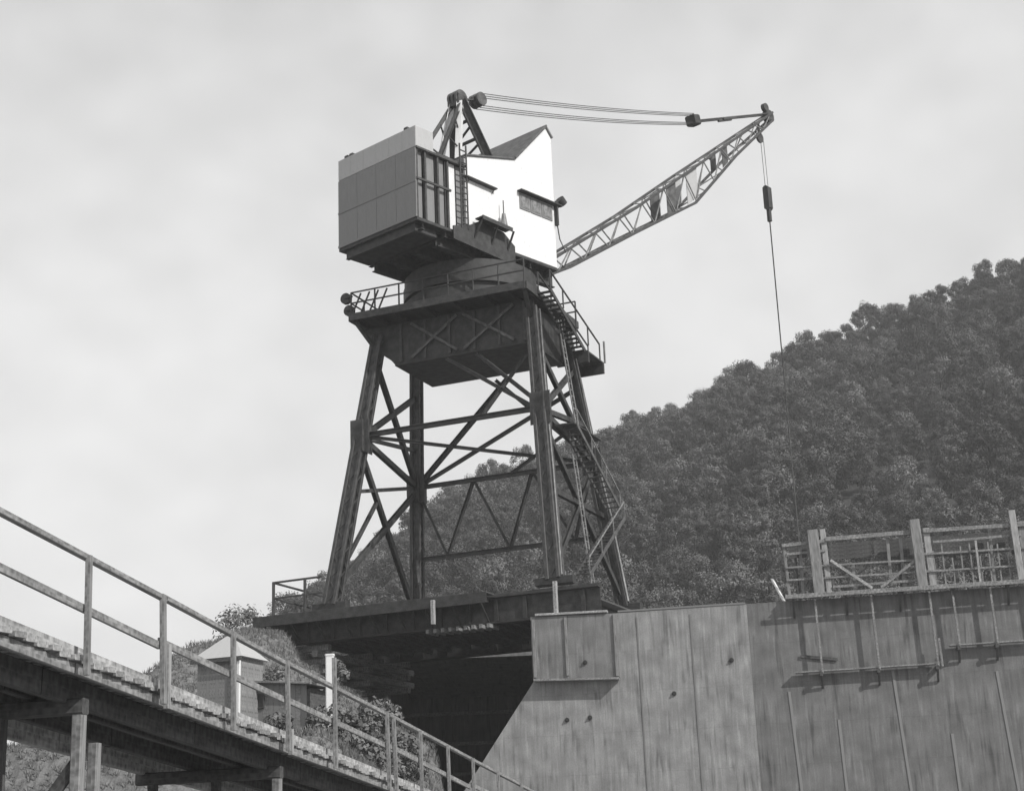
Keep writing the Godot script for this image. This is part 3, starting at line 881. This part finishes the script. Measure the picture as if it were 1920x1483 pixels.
func crane_house(c: Node3D):
	# local: x towards the sunny side, z towards the rear (counterweight) end, y = 0 at the floor
	var h := part("machinery_house", c, Vector3(0, 19.8, 0), deg_to_rad(-19.0))
	var W := 3.09
	var R := 7.17
	var F := -4.05
	# floor frame
	bar("floor_plate", h, Vector3(0, -0.1, F), Vector3(0, -0.1, R), 2 * W, 0.2, M.steel_dark)
	for x in [-2.4, -0.9, 0.9, 2.4]: steel("floor_girder", h, Vector3(x, -0.6, F - 0.3), Vector3(x, -0.6, R - 2.0), 0.4, 0.8, M.steel_dark)
	for i in 7: steel("floor_beam", h, Vector3(-W + 0.1, -0.38, F + 0.5 + i * 1.7), Vector3(W - 0.1, -0.38, F + 0.5 + i * 1.7), 0.25, 0.35, M.steel_dark)
	put("counterweight", bar_mesh(5.4, 0.5, 1.6), M.steel_dark, h, Transform3D(Basis.IDENTITY, Vector3(0, -0.42, R - 1.0)))
	# rear wall of grey sheets, the paint of the side bays with narrow laps
	var rw := part("rear_wall", h)
	for i in 8:
		var x0 := -W + i * (2 * W / 8.0)
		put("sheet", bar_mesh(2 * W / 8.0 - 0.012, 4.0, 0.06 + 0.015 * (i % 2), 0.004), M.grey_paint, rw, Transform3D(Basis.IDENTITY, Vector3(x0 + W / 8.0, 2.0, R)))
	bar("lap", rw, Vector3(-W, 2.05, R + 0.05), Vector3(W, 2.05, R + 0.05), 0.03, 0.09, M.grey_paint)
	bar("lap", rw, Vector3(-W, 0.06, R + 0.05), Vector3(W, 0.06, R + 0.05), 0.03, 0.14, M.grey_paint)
	# raised band on the rear edge of the roof
	var band := part("roof_box", h)
	put("box", bar_mesh(2 * W, 1.24, 1.3, 0.03), M.light_grey_paint, band, Transform3D(Basis.IDENTITY, Vector3(0, 4.66, R - 0.68)))
	for i in 6: put("rear_sheet", bar_mesh(2 * W / 6.0 - 0.012, 1.2, 0.03, 0.01), M.light_grey_paint, band, Transform3D(Basis.IDENTITY, Vector3(-W + (i + 0.5) * W / 3.0, 4.66, R - 0.01)))
	for x in [-2.6, -2.2, 2.2]: put("lug", bar_mesh(0.3, 0.26, 0.2), M.steel, band, Transform3D(Basis.IDENTITY, Vector3(x, 5.38, R - 0.25)))
	# sunny side: open bays at the rear
	var bay := part("side_frame", h)
	for z in [R - 0.08, 6.45, 5.5, 4.75]: bar("post", bay, Vector3(W - 0.08, 0, z), Vector3(W - 0.08, 4.02, z), 0.14, 0.16, M.steel)
	for y in [2.2, 4.0]: bar("rail", bay, Vector3(W + 0.03, y, R), Vector3(W + 0.03, y, 4.6 if y < 3 else 3.4), 0.1, 0.13, M.steel)
	var zs := [R - 0.2, 6.5, 5.6, 4.85, 4.0, 3.4]
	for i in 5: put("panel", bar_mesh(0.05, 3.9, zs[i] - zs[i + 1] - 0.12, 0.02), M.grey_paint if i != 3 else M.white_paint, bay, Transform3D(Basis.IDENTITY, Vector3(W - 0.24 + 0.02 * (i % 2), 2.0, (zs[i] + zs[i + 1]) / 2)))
	# far side wall and roof
	put("side_wall", bar_mesh(0.08, 4.0, R - F - 0.3, 0.01), M.white_paint, h, Transform3D(Basis.IDENTITY, Vector3(-W + 0.04, 2.0, (R + F) / 2)))
	bar("roof", h, Vector3(0, 4.06, 3.4), Vector3(0, 4.06, R - 1.3), 2 * W + 0.1, 0.1, M.steel_mid)
	# white side wall rising to the tall front, built as a slab in the z-y plane
	var prof := PackedVector2Array([Vector2(-3.4, 0.0), Vector2(-F, 0.0), Vector2(-F, 8.15), Vector2(3.55, 8.7), Vector2(0.75, 5.75), Vector2(-3.4, 4.65)])
	var turn := Basis(Vector3(0, 0, -1), Vector3.UP, Vector3(1, 0, 0))
	for s in [-1, 1]:
		put("cab_wall", slab_mesh(prof, -0.06, 0.06), M.white_paint, h, Transform3D(turn, Vector3(s * (W - 0.06), 0, 0)))
	bar("roof", h, Vector3(0, 4.72, 3.4), Vector3(0, 5.8, -0.75), 2 * W + 0.2, 0.1, M.steel_mid)
	bar("roof", h, Vector3(0, 5.84, -0.72), Vector3(0, 8.82, -3.58), 2 * W + 0.3, 0.12, M.steel_mid)
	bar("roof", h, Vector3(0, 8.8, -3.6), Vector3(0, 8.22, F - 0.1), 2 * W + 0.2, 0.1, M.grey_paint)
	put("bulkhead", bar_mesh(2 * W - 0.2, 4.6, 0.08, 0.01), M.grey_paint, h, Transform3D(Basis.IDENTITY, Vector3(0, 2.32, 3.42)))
	put("front_wall", bar_mesh(2 * W - 0.26, 8.1, 0.08, 0.01), M.white_paint, h, Transform3D(Basis.IDENTITY, Vector3(0, 4.05, F + 0.05)))
	# awnings and windows on the white wall
	var aw := part("awning", h)
	bar("hood", aw, Vector3(W + 0.14, 3.36, 3.6), Vector3(W + 0.14, 3.3, 1.1), 0.3, 0.08, M.steel_dark)
	for z in [3.3, 1.3]: bar("stay", aw, Vector3(W + 0.01, 3.0, z), Vector3(W + 0.26, 3.3, z), 0.04, 0.04, M.steel)
	var win := part("side_window", h)
	for i in 3:
		var z := -1.45 - i * 0.95
		put("frame", bar_mesh(0.06, 0.95, 0.9, 0.02), M.grey_paint, win, Transform3D(Basis.IDENTITY, Vector3(W + 0.02, 3.3, z)))
		put("pane", bar_mesh(0.03, 0.76, 0.7, 0.02), M.steel_pale, win, Transform3D(Basis.IDENTITY, Vector3(W + 0.05, 3.3, z)))
	bar("hood", win, Vector3(W + 0.18, 3.86, -0.85), Vector3(W + 0.18, 3.86, -4.4), 0.36, 0.08, M.steel_dark)
	var lamp := part("flood_lamp", h)
	bar("arm", lamp, Vector3(W + 0.1, 4.1, F), Vector3(W + 0.1, 4.15, F - 0.55), 0.09, 0.09, M.steel)
	put("housing", disc_mesh(0.28, 0.42, 14), M.steel_dark, lamp, Transform3D(Basis(Vector3.RIGHT, 0.9), Vector3(W + 0.1, 4.25, F - 0.55)))
	bar("bracket", lamp, Vector3(W + 0.12, 4.0, F - 0.04), Vector3(W + 0.12, 2.6, F - 0.04), 0.14, 0.24, M.steel_dark)
	put("cable", tube_mesh([Vector3(W + 0.1, 2.6, F - 0.1), Vector3(W + 0.1, 1.8, F - 0.25), Vector3(W + 0.1, 1.1, F - 0.75)], 0.035), M.steel, lamp)
	bar("mast", h, Vector3(W - 0.3, 7.0, F - 0.1), Vector3(W - 0.3, 4.2, F - 0.1), 0.05, 0.05, M.steel_mid)
	# small ventilator on the wall
	var vent := CylinderMesh.new()
	vent.top_radius = 0.1
	vent.bottom_radius = 0.22
	vent.height = 0.8
	put("ventilator", vent, M.steel_pale, h, Transform3D(Basis.IDENTITY, Vector3(W + 0.3, 1.5, 0.7)))
	bar("vent_pipe", h, Vector3(W + 0.3, 1.8, 0.7), Vector3(W + 0.3, 2.7, 0.7), 0.05, 0.05, M.steel)
	# side gallery
	var gal := part("side_gallery", h)
	for i in 2: bar("plank", gal, Vector3(W + 0.3 + i * 0.27, 1.0, 2.9), Vector3(W + 0.3 + i * 0.27, 0.9, 0.5), 0.25, 0.08, M.steel_dark)
	put("apron", slab_mesh(PackedVector2Array([Vector2(-4.6, -0.6), Vector2(0.3, -0.9), Vector2(0.3, 0.25), Vector2(-0.6, 0.85), Vector2(-2.5, 1.0), Vector2(-3.3, 0.55), Vector2(-4.6, 0.15)]), W + 0.08, W + 0.16), M.steel_dark, gal, Transform3D(turn, Vector3.ZERO))
	bar("edge", gal, Vector3(W + 0.74, 0.95, 2.9), Vector3(W + 0.74, 0.85, 0.5), 0.06, 0.24, M.steel_dark)
	for z in [3.0, 1.6, 0.3]: bar("strut", gal, Vector3(W + 0.1, -0.2, z), Vector3(W + 0.65, 0.85, minf(z, 2.8)), 0.1, 0.1, M.steel_dark)
	# ladder beside the open bays
	var st := tool()
	for z in [3.95, 3.45]: add_bar(st, Vector3(W + 0.16, 0.2, z), Vector3(W + 0.16, 5.2, z), 0.08, 0.08)
	for i in 13: add_bar(st, Vector3(W + 0.16, 0.5 + i * 0.36, 3.95), Vector3(W + 0.16, 0.5 + i * 0.36, 3.45), 0.06, 0.06)
	put("ladder", st.commit(), M.steel, h)

	# ---- A-frame
	var af := part("a_frame", c, Vector3(0, 19.8, 0), deg_to_rad(-19.0))
	var apex := Vector3(0, 10.1, 0.6)
	for s in [-1.0, 1.0]:
		var top: Vector3 = apex + Vector3(s * 0.35, 0, 0)
		steel("back_leg", af, Vector3(s * 1.3, 4.0, 4.1), top, 0.2, 0.22, M.steel)
		steel("front_leg", af, Vector3(s * 1.6, 5.6, -0.6), top, 0.5, 0.5, M.steel)
		steel("mast_leg", af, Vector3(s * 1.35, 0.2, 2.5), top + Vector3(0, -0.2, 0.15), 0.34, 0.34, M.white_paint)  # whole leg whitened to carry the brightness of its sunlit side
		for k in 3:
			var f := 0.25 + k * 0.25
			bar("lacing", af, Vector3(s * 1.3, 4.0, 4.1).lerp(top, f), Vector3(s * 1.35, 0.2, 2.5).lerp(top, 0.45 + f * 0.4), 0.08, 0.08, M.steel)
		bar("gantry_stay", af, Vector3(s * 1.5, 5.4, -1.2), top + Vector3(0, -0.3, -0.2), 0.12, 0.12, M.steel)
	for k in 3:
		var f := 0.2 + k * 0.26
		bar("cross_bar", af, Vector3(-1.6, 5.6, -0.6).lerp(apex + Vector3(-0.35, 0, 0), f), Vector3(1.6, 5.6, -0.6).lerp(apex + Vector3(0.35, 0, 0), f), 0.16, 0.16, M.steel)
		bar("cross_bar", af, Vector3(-1.6, 5.6, -0.6).lerp(apex + Vector3(-0.35, 0, 0), f), Vector3(1.6, 5.6, -0.6).lerp(apex + Vector3(0.35, 0, 0), f + 0.2), 0.12, 0.12, M.steel)
	put("head_block", bar_mesh(0.9, 0.75, 0.75), M.steel, af, Transform3D(Basis.IDENTITY, apex))
	for x in [-0.3, 0.0, 0.3]:
		put("sheave", disc_mesh(0.5, 0.14, 24), M.steel_mid, af, Transform3D(Basis(Vector3.BACK, PI / 2), apex + Vector3(x, 0.15, 0)))
		put("sheave", disc_mesh(0.42, 0.14, 24), M.steel_mid, af, Transform3D(Basis(Vector3.BACK, PI / 2), Vector3(x, 10.8, -1.15)))
	bar("link", af, apex + Vector3(0, 0.2, 0), Vector3(0, 10.8, -1.15), 0.16, 0.1, M.steel)

func crane_boom(c: Node3D):
	var b := part("boom", c, Vector3(0, 19.8, 0), deg_to_rad(-19.0))
	# stations: z, top y, bottom y, half width
	var S := [[-4.3, 0.35, -0.15, 0.75], [-8.0, 2.95, 1.75, 0.8], [-14.8, 7.55, 5.9, 0.85], [-21.7, 12.55, 10.0, 0.85], [-27.6, 16.8, 15.5, 0.6], [-33.5, 21.05, 20.45, 0.32]]
	for s in [-1, 1]:
		for k in [1, 2]:
			for i in S.size() - 1:
				bar("chord", b, Vector3(s * S[i][3], S[i][k], S[i][0]), Vector3(s * S[i + 1][3], S[i + 1][k], S[i + 1][0]), 0.17, 0.17, M.steel)
	var st := func(z: float) -> Array:
		for i in S.size() - 1:
			if z >= S[i + 1][0] or i == S.size() - 2:
				var f: float = (z - S[i][0]) / (S[i + 1][0] - S[i][0])
				return [lerpf(S[i][1], S[i + 1][1], f), lerpf(S[i][2], S[i + 1][2], f), lerpf(S[i][3], S[i + 1][3], f)]
		return []
	var z := -4.6
	var flip := false
	while z > -32.5:
		var dz: float = 1.25 if z < -5 else 1.0
		var z2 := maxf(z - dz, -33.3)
		var p: Array = st.call(z)
		var q: Array = st.call(z2)
		for s in [-1, 1]:
			bar("lacing", b, Vector3(s * p[2], p[0 if flip else 1], z), Vector3(s * q[2], q[1 if flip else 0], z2), 0.075, 0.075, M.steel_pale)
		for k in [0, 1]:
			bar("lacing", b, Vector3(p[2] * (1 if flip else -1), p[k], z), Vector3(q[2] * (-1 if flip else 1), q[k], z2), 0.07, 0.07, M.steel_pale)
		flip = not flip
		z = z2
	# plated lengths near the knuckle and the head
	for q in [[-18.6, -19.7, "steel_mid"], [-21.0, -22.3, "light_grey_paint"], [-25.9, -26.6, "steel_mid"]]:
		var p0: Array = st.call(q[0])
		var p1: Array = st.call(q[1])
		for s in [-1, 1]:
			put("side_plate", slab_mesh(PackedVector2Array([Vector2(-q[0], p0[1] + 0.12), Vector2(-q[1], p1[1] + 0.12), Vector2(-q[1], p1[0] - 0.12), Vector2(-q[0], p0[0] - 0.12)]), -0.02, 0.02), M[q[2]], b, Transform3D(Basis(Vector3(0, 0, -1), Vector3.UP, Vector3(1, 0, 0)), Vector3(s * (p0[2] - 0.16), 0, 0)))
	bar("foot_pin", b, Vector3(-1.0, 0.1, -4.3), Vector3(1.0, 0.1, -4.3), 0.3, 0.3, M.steel_dark)
	for x in [-0.15, 0.15]:
		put("head_sheave", disc_mesh(0.5, 0.12, 24), M.steel, b, Transform3D(Basis(Vector3.BACK, PI / 2), Vector3(x, 20.75, -33.35)))
	put("head_sheave", disc_mesh(0.32, 0.3, 20), M.steel, b, Transform3D(Basis(Vector3.BACK, PI / 2), Vector3(0, 21.4, -33.0)))
	put("guide_sheave", disc_mesh(0.42, 0.14, 20), M.steel, b, Transform3D(Basis(Vector3.BACK, PI / 2), Vector3(0, 18.55, -31.9)))
	bar("sheave_hanger", b, Vector3(0, 19.6, -31.9), Vector3(0, 18.5, -31.9), 0.2, 0.12, M.steel)

	# ---- ropes
	var r := part("boom_suspension", c, Vector3(0, 19.8, 0), deg_to_rad(-19.0))
	for x in [-0.3, 0.0, 0.3]:
		rope("luffing_rope", r, Vector3(x, 11.2, -1.3), Vector3(x * 0.8, 17.45, -23.2), 0.026, M.rope, 0.2)
		rope("luffing_rope", r, Vector3(x, 10.4, -1.3), Vector3(x * 0.8, 16.75, -23.2), 0.026, M.rope, 0.25)
	put("bridle_block", bar_mesh(0.8, 0.75, 0.7), M.steel_dark, r, Transform3D(Basis(Vector3.RIGHT, 0.3), Vector3(0, 17.05, -23.4)))
	for x in [-0.22, 0.22]:
		rope("pendant", r, Vector3(x, 17.1, -23.7), Vector3(x, 20.95, -33.3), 0.06, M.steel)
		bar("pendant_link", r, Vector3(x, 18.3, -26.9), Vector3(x, 19.0, -28.6), 0.14, 0.18, M.steel)
	var hr := part("hoist_line", c, Vector3(0, 19.8, 0), deg_to_rad(-19.0))
	for x in [-0.12, 0.12]: rope("hoist_rope", hr, Vector3(x, 18.3, -32.2), Vector3(x, 14.5, -32.25), 0.02, M.rope)
	put("hook_block", bar_mesh(0.45, 1.9, 0.5, 0.3), M.steel_dark, hr, Transform3D(Basis.IDENTITY, Vector3(0, 13.75, -32.25)))
	bar("hook_shank", hr, Vector3(0, 12.9, -32.25), Vector3(0, 11.9, -32.25), 0.28, 0.28, M.steel_dark)
	rope("sling_rope", hr, Vector3(0, 12.0, -32.25), Vector3(0, -13.0, -32.25), 0.045, M.rope)
	bar("sling_hook", hr, Vector3(0, -12.9, -32.25), Vector3(0, -13.9, -32.25), 0.3, 0.2, M.steel_dark)

# ------------------------------------------------------------------ timber gangway in front
func gangway():
	var p0 := Vector3(-5.111, 4.2335, -15.631)
	var p1 := Vector3(-3.1396, 3.6247, -25.523)
	var d := (p1 - p0).normalized()
	var flat := Vector3(d.x, 0, d.z).normalized()
	var out := Vector3(-flat.z, 0, flat.x)      # towards the camera side
	if out.x < 0: out = -out
	var g := base("timber_gangway", Vector3(-4.1, 0, -20.0))
	tag(g, "weathered timber gangway with plank deck and post handrails crossing before the bank", "gangway")
	var o := g.position
	var at := func(m: float, side: float, y: float) -> Vector3: return p0 + d * m + out * side + Vector3(0, y, 0) - o
	var r := RandomNumberGenerator.new()
	r.seed = 3
	var L0 := -2.6
	var L1 := 30.0
	var width := 2.4
	# deck planks, each laid across
	var m := L0
	while m < L1:
		var w := r.randf_range(0.22, 0.27)
		var y := -0.03 + r.randf_range(-0.008, 0.012)
		var a: Vector3 = at.call(m + w / 2, r.randf_range(0.03, 0.09), y)
		var b: Vector3 = at.call(m + w / 2, -width - r.randf_range(0.0, 0.08), y)
		put("deck_plank", bar_mesh(w - 0.025, 0.06, a.distance_to(b)), [M.wood_light, M.wood, M.wood_light][r.randi_range(0, 2)], g, axes(a, b, d.cross(out).abs()))
		m += w
	# stringers below the planks, inner ones in wood darkened to show shade
	for q in [[-0.02, -0.13, 0.06, 0.12, "wood"], [-0.42, -0.24, 0.1, 0.3, "wood_dark"], [-0.85, -0.2, 0.1, 0.26, "wood_dark"], [-1.6, -0.2, 0.1, 0.26, "wood_dark"], [-width + 0.05, -0.22, 0.1, 0.28, "wood_light"]]:
		m = L0
		while m < L1:
			var e := minf(m + 4.2, L1)
			bar("stringer", g, at.call(m, q[0], q[1] + r.randf_range(-0.015, 0.015)), at.call(e - 0.02, q[0], q[1]), q[2], q[3], M[q[4]])
			m = e
	# posts and rails on the near side
	var ms := [-0.55, 1.54, 3.54, 5.78, 7.92, 10.1, 13.1, 13.55, 15.28, 17.4, 19.52, 22.0, 24.6, 27.2, 29.6]
	for i in ms.size():
		var h := 1.07
		if i == 5: h = 1.5
		bar("post", g, at.call(ms[i], 0.17, -0.22), at.call(ms[i], 0.15 + r.randf_range(-0.02, 0.02), h), 0.06 if i != 2 else 0.075, 0.065, M.wood, out)
		if i == 2 or i == 4: bar("post_splice", g, at.call(ms[i] + 0.1, 0.17, -0.26), at.call(ms[i] + 0.1, 0.17, 0.5 if i == 2 else 0.1), 0.07, 0.07, M.wood_light, out)
	var cuts := [L0, 3.55, 7.95, 13.2, 19.5, 24.6, L1]
	for i in cuts.size() - 1:
		bar("top_rail", g, at.call(cuts[i], 0.1, 1.06 + r.randf_range(-0.02, 0.02)), at.call(cuts[i + 1] + 0.12, 0.1, 1.05 + r.randf_range(-0.02, 0.02)), 0.075, 0.065, M.wood)
		bar("mid_rail", g, at.call(cuts[i], 0.09, 0.53 + r.randf_range(-0.03, 0.03)), at.call(cuts[i + 1], 0.09, 0.5 + r.randf_range(-0.03, 0.03)), 0.04, 0.09, M.wood)
		bar("toe_board", g, at.call(cuts[i], -0.02, 0.06), at.call(cuts[i + 1] - 0.05, -0.02, 0.06), 0.03, 0.11, M.wood_light)
	# far rail
	m = L0 + 1.0
	while m < L1:
		bar("post", g, at.call(m, -width - 0.06, -0.3), at.call(m, -width - 0.06, 0.55), 0.08, 0.08, M.wood, out)
		m += 2.7
	bar("far_rail", g, at.call(L0, -width, 0.52), at.call(L1, -width, 0.5), 0.05, 0.09, M.wood)
	# trestle bents
	for q in [2.25, 8.6, 15.0, 21.4, 27.8]:
		var y0: float = (at.call(q, 0, 0) as Vector3).y
		for s in [-0.25, -1.2, -2.2]:
			bar("trestle_post", g, at.call(q, s, -y0), at.call(q, s, -0.5), 0.13, 0.13, M.wood if s > -1 else M.wood_dark, out)  # posts further under the deck are coloured darker for the shade
		bar("trestle_cap", g, at.call(q, -0.18, -0.42), at.call(q, -width - 0.05, -0.42), 0.16, 0.18, M.wood_dark)
		bar("trestle_brace", g, at.call(q, -0.25, -1.0), at.call(q, -2.2, -y0 + 0.6), 0.05, 0.14, M.wood_dark)
	bar("trestle_post", g, at.call(2.75, -0.3, -4.1), at.call(2.75, -0.3, -0.75), 0.12, 0.12, M.wood, out)

# ------------------------------------------------------------------ small shed beyond the gangway
func shed():
	var s := base("site_shed", Vector3(-10.15, 6.45, -55.6), deg_to_rad(-20))
	s.scale = Vector3(0.56, 1.08, 0.56)
	tag(s, "small grey shed with a pale hipped roof behind the timber gangway", "shed")
	var wall := part("wall", s)
	for i in 14:
		put("siding_board", bar_mesh(0.2, 2.55, 0.05, 0.05), M.wood if i % 3 else M.grey_paint, wall, Transform3D(Basis.IDENTITY, Vector3(-1.35 + i * 0.21, 1.28, 1.3)))
		put("siding_board", bar_mesh(0.05, 2.55, 0.2, 0.05), M.wood if i % 4 else M.grey_paint, wall, Transform3D(Basis.IDENTITY, Vector3(1.5, 1.28, 1.25 - i * 0.2)))
	put("core", bar_mesh(2.86, 2.5, 2.7, 0.01), M.wood_dark, wall, Transform3D(Basis.IDENTITY, Vector3(0.03, 1.25, -0.08)))
	var st := tool()
	st.set_smooth_group(-1)
	var e := [Vector3(-1.75, 2.55, 1.7), Vector3(1.85, 2.55, 1.7), Vector3(1.85, 2.55, -1.7), Vector3(-1.75, 2.55, -1.7)]
	var a := Vector3(-0.25, 3.35, 0)
	var b := Vector3(0.35, 3.35, 0)
	for f in [[e[0], a, b], [e[0], b, e[1]], [e[1], b, e[2]], [e[2], b, a], [e[2], a, e[3]], [e[3], a, e[0]], [e[0], e[1], e[2]], [e[0], e[2], e[3]]]:
		for v in f: st.add_vertex(v)
	st.generate_normals()
	put("roof", st.commit(), M.light_grey_paint, s)
	bar("eaves_board", s, e[0] + Vector3(0, -0.08, 0.02), e[1] + Vector3(0, -0.08, 0.02), 0.05, 0.12, M.wood_dark)
	bar("corner_post", s, Vector3(1.55, 0.0, 1.55), Vector3(1.55, 2.5, 1.55), 0.2, 0.2, M.white_paint)
	# lower lean-to
	var l := base("lean_to", Vector3(-8.15, 6.45, -56.4), deg_to_rad(-20))
	tag(l, "low grey board lean-to with one square window next to the pale-roofed shed", "shed")
	for i in 11: put("siding_board", bar_mesh(0.2, 2.0 - i * 0.03, 0.05, 0.05), M.grey_paint if i % 3 else M.wood, l, Transform3D(Basis.IDENTITY, Vector3(-1.1 + i * 0.21, 1.0, 0.9)))
	put("core", bar_mesh(2.3, 1.7, 1.7, 0.01), M.wood_dark, l, Transform3D(Basis.IDENTITY, Vector3(-0.05, 0.85, 0.0)))
	bar("roof", l, Vector3(-1.3, 2.06, 0.1), Vector3(1.4, 1.8, 0.1), 2.2, 0.07, M.wood)
	var w := part("window", l, Vector3(-0.75, 1.35, 0.94))
	put("pane", bar_mesh(0.42, 0.42, 0.03), M.glass, w)
	for q in [-0.23, 0.23]:
		bar("frame", w, Vector3(q, -0.25, 0.02), Vector3(q, 0.25, 0.02), 0.05, 0.05, M.wood_dark)
		bar("frame", w, Vector3(-0.2, q, 0.02), Vector3(0.2, q, 0.02), 0.05, 0.05, M.wood_dark)
	# white marker post
	var mp := base("marker_post", Vector3(-6.55, 6.0, -54.6))
	tag(mp, "white painted marker post standing beside the lean-to shed", "post")
	bar("shaft", mp, Vector3(0, 0.0, 0), Vector3(0, 3.1, 0), 0.28, 0.28, M.white_paint)
	bar("cap", mp, Vector3(0, 3.1, 0), Vector3(0, 3.16, 0), 0.32, 0.32, M.white_paint)

# ------------------------------------------------------------------
func _ready():
	rng.seed = 1
	hill_n = noise(61, 0.03, 3)
	make_view()
	make_materials()
	print("materials")
	var gm := PlaneMesh.new()
	gm.size = Vector2(3000, 3000)
	var gr := put("ground", gm, M.gravel, self, Transform3D(Basis.IDENTITY, Vector3(0, 0, -600)))
	gr.set_meta("kind", "structure")
	field("hillside", hill_h, -200, 220, -420, -104, 4.0, M.forest_floor)
	field("river_bank", bank_h, -60, 5, -100, -44, 0.5, M.soil)
	dam()
	girder_deck()
	crane()
	walkways()
	gangway()
	shed()
	forest()
	bushes()
	print("done")
